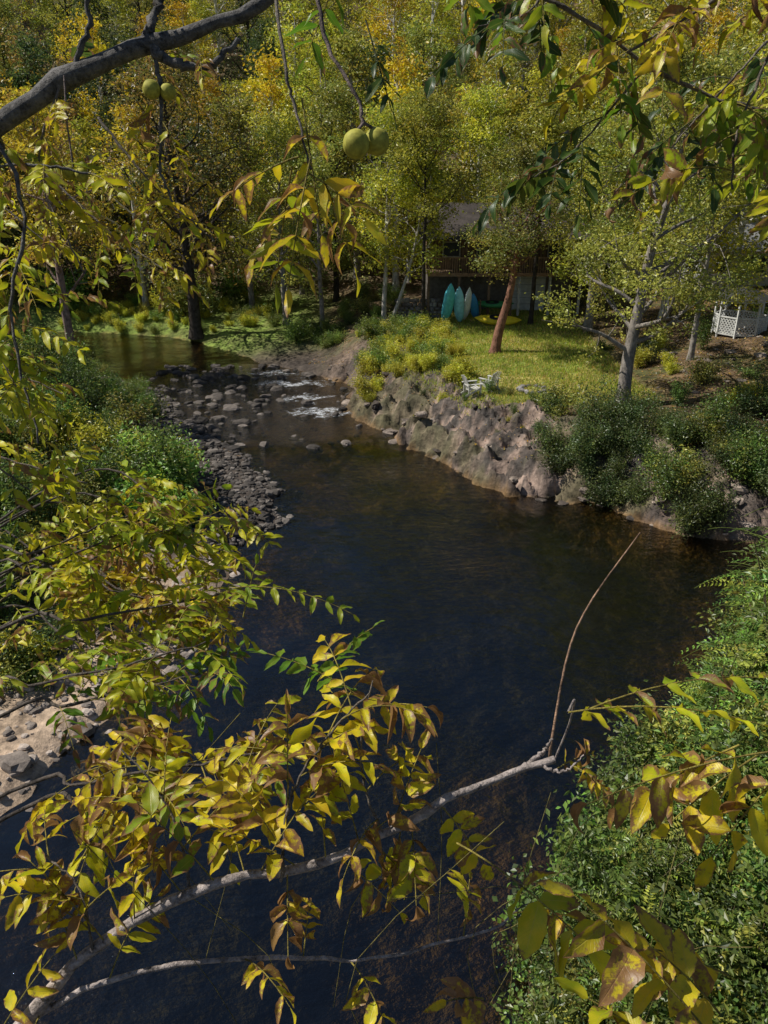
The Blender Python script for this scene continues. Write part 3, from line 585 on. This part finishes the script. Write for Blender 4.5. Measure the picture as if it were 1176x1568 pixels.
twig([(-.95,3.7,13.38),(-.93,3.66,13.2),(-.95,3.6,12.95),(-.9,3.55,12.8)],.010,.004,6,.26,.075,'y',.3,c=DK)
twig([(-1.75,3.5,12.93),(-1.4,3.4,12.95),(-1.1,3.4,12.9)],.008,.004,6,.28,.08,'m',.1,c=DK)
twig([(-.3,2.3,13.7),(-.179,2.173,13.402),(-.134,2.096,13.237),(-.065,2.038,13.112),(-.047,2.013,13.06)],.006,.004,0,.3,.08,c=(.2,.15,.13))
NU=MB();v0,f0=cubesphere(8)
def nut(p,r):
    k=1+.04*(fbm(v0[:,0]*3+p[0]*9,v0[:,1]*3+v0[:,2]*2,9,3)-.5)*2;NU.add(v0*k[:,None]*r*np.array([1,1,1.06])+np.array(p),f0,(.42,.39,.06))
nut((-.065,1.995,13.015),.031);nut((-.017,2.03,13.021),.030);nut((-1.305,3.494,12.92),.029);nut((-1.25,3.489,12.911),.028);nut((-.962,3.639,13.232),.036);nut((-.90,3.66,13.225),.032)
tube(TB,[(-.047,2.013,13.06),(-.06,2.0,13.045)],.004,6,(.2,.15,.13));tube(TB,[(-.047,2.013,13.06),(-.02,2.03,13.045)],.004,6,(.2,.15,.13))
tube(TB,[(-1.30,3.6,13.28),(-1.29,3.52,13.1),(-1.28,3.49,12.94)],.004,6,(.2,.15,.13));
twig([(-.3,2.3,13.7),(-.214,1.863,13.21),(-.186,1.806,13.088),(-.15,1.749,12.965)],.004,.0025,0,.3,.08)
K=dict(wr=(.22,.30),fall=.12)
compound((-.17,1.811,13.10),(-.13,1.72,12.84),4,.085,'y',.12,0,**K)
compound((-.15,1.749,12.99),(-.20,1.66,12.74),4,.09,'y',.2,.1,**K)
compound((-.19,1.75,12.97),(-.25,1.85,12.72),4,.085,'m',.15,.1,**K)
compound((-.13,1.78,12.95),(-.07,1.86,12.76),3,.085,'y',.4,.1,**K)
compound((-.18,1.80,12.99),(-.36,1.86,12.90),4,.085,'y',.2,.1,**K)
compound((-.16,1.76,12.96),(-.04,1.72,12.87),3,.085,'y',.2,.1,**K)
compound((-.20,1.85,12.90),(-.33,2.0,12.75),4,.085,'y',.35,.1,**K)
compound((-.045,2.233,13.293),(.019,2.138,13.09),4,.075,'d',-.2,0,**K)
compound((-.1,2.2,13.4),(-.2,2.3,13.22),4,.08,'g',.1,0,**K)
twig([(.1,2.8,13.7),(.208,2.656,13.49),(.505,2.601,13.373),(.747,2.531,13.222),(.951,2.491,13.137),(1.119,2.476,13.1)],.008,.0045,11,.3,.085,'g',.0,dirz=-.8)
twig([(1.0,2.46,13.45),(.831,2.365,13.34),(.628,2.315,13.232)],.005,.003,8,.28,.085,'y',.15,dirz=-.4)
twig([(.3,2.5,13.6),(.45,2.45,13.45),(.62,2.4,13.42)],.005,.003,6,.26,.08,'m',.1,dirz=-.2)
twig([(1.1,2.4,13.4),(1.017,2.329,13.263),(.916,2.229,13.048),(.899,2.165,12.911)],.005,.003,8,.28,.085,'m',.2,dirz=-.3)
twig([(.747,2.531,13.222),(.543,2.429,13.003),(.431,2.397,12.935)],.004,.002,6,.24,.08,'d',-.1,dirz=-.3)
twig([(.5,2.6,13.5),(.40,2.5,13.35),(.25,2.4,13.3)],.004,.002,6,.24,.075,'d',.0,dirz=-.2)
twig([(1.15,2.7,13.3),(.98,2.65,13.12),(.85,2.6,12.98)],.004,.002,6,.26,.08,'d',.0,dirz=-.3)
twig([(1.5,2.9,13.5),(1.3,2.8,13.3),(1.15,2.7,13.15)],.005,.002,9,.26,.08,'m',.1,dirz=-.3)
twig([(1.5,2.9,13.2),(1.35,2.8,13.0),(1.2,2.7,12.85)],.005,.002,5,.26,.08,'m',.2,dirz=-.3)
twig([(-1.9,3.3,13.3),(-1.566,3.365,13.118),(-1.394,3.205,12.774),(-1.444,3.076,12.498),(-1.414,2.958,12.245),(-1.338,2.83,11.97)],.010,.004,13,.28,.08,'m',.1,c=DK)
LT=[[(-1.9,3.2,12.6),(-1.6,3.1,12.35),(-1.45,3.0,12.1)],[(-2.1,3.2,12.2),(-1.7,3.0,11.9),(-1.45,2.9,11.75)],[(-2.2,3.7,12.2),(-1.788,3.55,12.09),(-1.5,3.5,11.98)],[(-2.2,3.5,11.8),(-1.788,3.37,11.71),(-1.38,3.318,11.6)],[(-2.3,4.2,12.7),(-2.,4.1,12.5),(-1.7,4.,12.3)],[(-2.2,3.9,13.0),(-1.85,3.8,12.85),(-1.5,3.7,12.6)]]
for p in LT: twig(p,.007,.003,9,.28,.082,'m',.08)
twig([(-1.258,3.814,13.134),(-.999,3.68,12.848),(-.741,3.583,12.64)],.006,.003,8,.28,.075,'y',.2)
twig([(-1.32,3.64,13.28),(-1.427,3.498,12.93),(-1.238,3.315,12.538)],.006,.003,8,.3,.08,'y',.2)
twig([(-1.6,4.0,12.9),(-1.3,3.9,12.65),(-1.05,3.8,12.5)],.006,.003,8,.3,.08,'m',.2)
MT=[([(-1.916,3.026,11.158),(-1.443,3.089,11.272),(-1.1,3.164,11.40),(-.90,3.189,11.44)],3,'m',.085),
([(-2.235,4.052,11.04),(-1.475,4.0,10.94),(-.98,3.955,10.83)],4,'m',.1),
([(-2.086,3.66,10.91),(-1.447,3.65,10.88),(-.915,3.557,10.75)],4,'y',.1),
([(-1.986,3.373,10.77),(-1.378,3.359,10.74),(-1.1,3.30,10.66)],2,'m',.1),
([(-1.806,2.736,11.058),(-1.304,2.795,11.184),(-.831,2.83,11.26),(-.65,2.854,11.30)],1,'m',.085),
([(-1.642,2.348,10.935),(-1.236,2.401,11.05),(-.9,2.434,11.12),(-.6,2.476,11.19)],2,'g',.08),
([(-1.347,1.849,11.05),(-.988,1.894,11.146),(-.608,1.921,11.203),(-.38,1.939,11.241)],2,'y',.09)]
for pts,rep,pal,ll in MT:
    for k in range(rep):
        o=R.randn(3)*np.array([.1,.2,.08])*(k>0);p=np.array(pts)+o;p=np.vstack([[-3.4,.6,10.4],p])
        twig(p,.009,.003,12,.28,ll,pal if k!=1 else 'm',.25 if pal=='y' else .08,c=(.10,.08,.065),start=.42,dirz=-.1)
A=[(-3.4,.2,9.4),(-1.7,.9,10.2),(-.943,1.253,10.95),(-.723,1.344,11.149),(-.436,1.408,11.287),(-.187,1.462,11.283),(.021,1.538,11.33),(.203,1.617,11.38),(.375,1.682,11.402),(.487,1.698,11.435)]
GY=(.38,.32,.29)
twig(A,.019,.0085,0,.3,.08,c=GY)
twig([(.375,1.682,11.40),(.45,1.72,11.43),(.47,1.70,11.50)],.009,.004,0,.3,.08,c=GY);twig([(.44,1.69,11.42),(.50,1.66,11.42),(.56,1.68,11.46)],.006,.002,2,.15,.06,'y',.5,c=GY)
twig([(-1.2,1.1,10.7),(-.943,1.253,10.93),(-.689,1.304,11.064),(-.326,1.361,11.066),(-.05,1.39,11.011),(.276,1.452,11.04),(.42,1.5,11.10)],.010,.002,8,.20,.075,'y',.45,c=GY,dirz=.1)
def along(t): 
    P=smoothpath(A[2:],50);return P[int(t*49)]
K=dict(wr=(.34,.46))
for t,dx,dz,L_,pal,br in [(.12,(-.1,.3),.3,.26,'y',.35),(.2,(.1,.1),.5,.28,'y',.3),(.3,(-.3,.2),.5,.3,'m',.2),(.36,(.15,.2),.6,.3,'y',.25),(.42,(-.3,0),.3,.26,'y',.35),(.48,(.2,-.2),-.3,.24,'y',.4),(.55,(.3,-.1),-.4,.24,'y',.5),(.62,(.1,-.4),-.2,.22,'y',.5),(.68,(.3,-.2),-.5,.24,'y',.35),(.45,(0,.2),.5,.3,'y',.25),(.52,(-.2,.2),.5,.32,'y',.25),(.4,(.1,-.2),-.1,.2,'y',.5),(.58,(.1,.2),.2,.24,'y',.5),(.5,(.3,.1),.1,.2,'y',.6),(.6,(-.1,-.1),-.3,.2,'y',.6),(.25,(-.3,.1),.4,.28,'y',.3),(.33,(-.1,.3),.3,.28,'y',.3),(.16,(-.3,.2),.4,.28,'y',.35)]:
    p=along(t);d=nrm(np.array([dx[0],dx[1],dz])+R.randn(3)*.1);compound(p,p+d*L_,4,.088,pal,br,.1,.1,**K)
twig([(-.267,1.42,11.28),(-.242,1.501,11.486),(-.149,1.565,11.624),(-.039,1.615,11.731)],.005,.002,9,.24,.09,'y',.3,npair=4)
twig([(.0,1.53,11.32),(-.05,1.56,11.45),(-.06,1.6,11.6),(-.03,1.64,11.75)],.004,.002,4,.2,.09,'y',.35,npair=3)
twig([(-.5,1.4,11.26),(-.55,1.5,11.4),(-.62,1.55,11.5),(-.7,1.6,11.56)],.004,.002,8,.24,.09,'y',.3,npair=4)
twig([(-.75,1.33,11.13),(-.8,1.42,11.25),(-.92,1.48,11.32)],.004,.002,6,.22,.085,'y',.4,npair=4)
compound((-.033,1.761,11.57),(-.331,1.824,11.705),7,.075,'g',-.2,.15,0,.15)
compound((-.20,1.9,11.55),(-.03,1.86,11.77),6,.07,'g',-.1,.15,0,.15)
compound((-.482,2.075,11.771),(-.097,2.041,11.698),8,.055,'m',0,.2,0,.15)
compound((-.45,2.1,11.65),(-.40,2.12,11.83),5,.05,'m',0,.1,0,.2)
K=dict(wr=(.36,.48),fall=.6)
compound((.381,1.275,11.948),(.786,1.264,11.923),6,.075,'y',.3,.15,.0,.08)
compound((.42,1.30,11.93),(.80,1.35,11.98),5,.075,'m',.2,.15,.0,.1)
compound((.70,1.086,12.015),(.369,1.046,11.929),4,.085,'y',.3,.1,.1,.2,**K)
compound((.72,1.05,12.03),(.594,1.006,11.843),3,.088,'y',.3,.1,.0,.3,**K)
compound((.66,1.12,12.0),(.46,1.1,11.86),3,.085,'y',.4,.1,.0,.3,**K)
compound((.72,1.15,11.95),(.56,1.12,11.80),3,.085,'y',.2,.1,.0,.3,**K)
compound((.151,1.161,11.703),(.343,.86,11.80),4,.088,'y',.1,.1,.2,.55,**K)
compound((.519,.738,11.742),(.296,.836,11.953),4,.09,'y',.15,.1,.0,.2,**K)
compound((.55,.80,11.72),(.42,.82,11.86),3,.09,'y',.3,.1,.0,.2,**K)
compound((.60,.88,11.70),(.40,.90,11.76),3,.09,'y',.3,.1,.0,.2,**K)
compound((.45,.75,11.70),(.33,.80,11.76),3,.085,'m',.2,.1,.0,.2,**K)
compound((.20,1.0,11.45),(.12,.95,11.52),3,.08,'y',.3,.1,.0,.2)
compound((-.96,1.22,11.0),(-.85,1.33,11.12),3,.08,'y',.2,.1,0,.2)
tube(TB,smoothpath([(.487,1.698,11.435),(.5,1.65,11.6),(.46,1.5,11.8),(.381,1.275,11.948)],10),.003,6,GY)
tube(TB,smoothpath([(.543,1.956,11.2),(.543,1.956,11.28),(.595,2.073,11.53),(.669,2.144,11.682),(.828,2.238,11.883)],14),np.linspace(.0055,.002,14),6,(.36,.22,.14))
for k in range(14):
    x=R.uniform(-.6,.7);y=R.uniform(1.2,1.8);z=11.1;tube(TB,smoothpath([(x,y,z-.5),(x+R.randn()*.08,y,z),(x+R.randn()*.2,y+R.randn()*.1,z+R.uniform(.1,.5))],8),.0012,4,(.2,.17,.05))
TB.obj('trunk_and_branches',[M_twig],WA);NU.obj('walnuts',[M_nut],WA)
b=np.array(LF['b']);d=nrm(np.array(LF['d']));nn=np.array(LF['n']);L=np.array(LF['L']);W=np.array(LF['W']);cu=np.array(LF['cu']);q=np.array(LF['q']);ro=np.array(LF['ro']);c=np.array(LF['c'])
s=nrm(np.cross(d,nn));nn=np.cross(s,d);N=len(b);nu=11;nv=5
u=np.linspace(0,1,nu);v=np.linspace(-1,1,nv);U,V=np.meshgrid(u,v,indexing='ij')
wid=(U**.6*(1-U)**.85)/.37
ph=R.rand(N)*6.28;ph2=R.rand(N)*6.28
U_=U[None];V_=V[None];w=(wid[None]*W[:,None,None]/2)*(1+.08*np.sin(U_*40+ph[:,None,None]))
bend=cu[:,None,None];rr_=L[:,None,None]
k=np.maximum(bend*2.2,1e-3);fx_=rr_*np.sin(k*U_)/k;fz_=-rr_*(1-np.cos(k*U_))/k
rl=ro[:,None,None]+.25;a=V_*rl
lat=w*np.sin(a)/rl;nz_=w*(1-np.cos(a))/rl*1.4+np.abs(V_)*w*.18+w*.28*np.sin(U_*9+ph[:,None,None])*V_**2+w*.2*np.sin(U_*6+ph2[:,None,None])*V_
tw=(R.randn(N)*.4)[:,None,None]*U_
lat2=lat*np.cos(tw)-nz_*np.sin(tw);nz2=lat*np.sin(tw)+nz_*np.cos(tw)
P=b[:,None,None]+d[:,None,None]*fx_[...,None]+s[:,None,None]*lat2[...,None]+nn[:,None,None]*(fz_+nz2)[...,None]
i=np.arange(N)[:,None,None]*nu*nv+np.arange(nu-1)[None,:,None]*nv+np.arange(nv-1)[None,None]
Fq=np.stack([i,i+1,i+nv+1,i+nv],-1)
luv=np.stack([np.broadcast_to(U_,(N,nu,nv)),np.broadcast_to(V_,(N,nu,nv)),np.broadcast_to(q[:,None,None],(N,nu,nv))],-1)
mb=MB();mb.add(P,Fq,np.repeat(c,nu*nv,0),luv.reshape(-1,3));mb.obj('leaves',[M_fl],WA)
print('leaflets',N)
# ---------------------------------------------------------------- light + camera
S=Vector((-.60,.12,.74)).normalized()
w=bpy.data.worlds.new("World");scene.world=w;w.use_nodes=True;nt=w.node_tree
sk=nt.nodes.new('ShaderNodeTexSky');sk.sky_type='NISHITA';sk.sun_disc=False;sk.sun_elevation=math.asin(S.z);sk.sun_rotation=math.atan2(S.x,S.y)
sk.ozone_density=3.5;sk.dust_density=.3;sk.air_density=1.
bg=nt.nodes['Background'];nt.links.new(sk.outputs[0],bg.inputs[0]);bg.inputs[1].default_value=.07
sl=bpy.data.lights.new('sun','SUN');sl.energy=5.;sl.angle=math.radians(.5);sl.color=(1,.96,.87);so=bpy.data.objects.new('sun',sl);so.rotation_euler=S.to_track_quat('Z','Y').to_euler();so.location=(0,0,60);scene.collection.objects.link(so)
cam=bpy.data.cameras.new('camera');co_=bpy.data.objects.new('camera',cam);scene.collection.objects.link(co_);co_.location=(0,0,13);co_.rotation_euler=(math.radians(65),0,0)
cam.sensor_fit='VERTICAL';cam.sensor_height=24;cam.lens=18.13;cam.clip_start=.05;cam.clip_end=5000;scene.camera=co_
scene.view_settings.view_transform='Standard';scene.view_settings.look='None';scene.view_settings.exposure=0
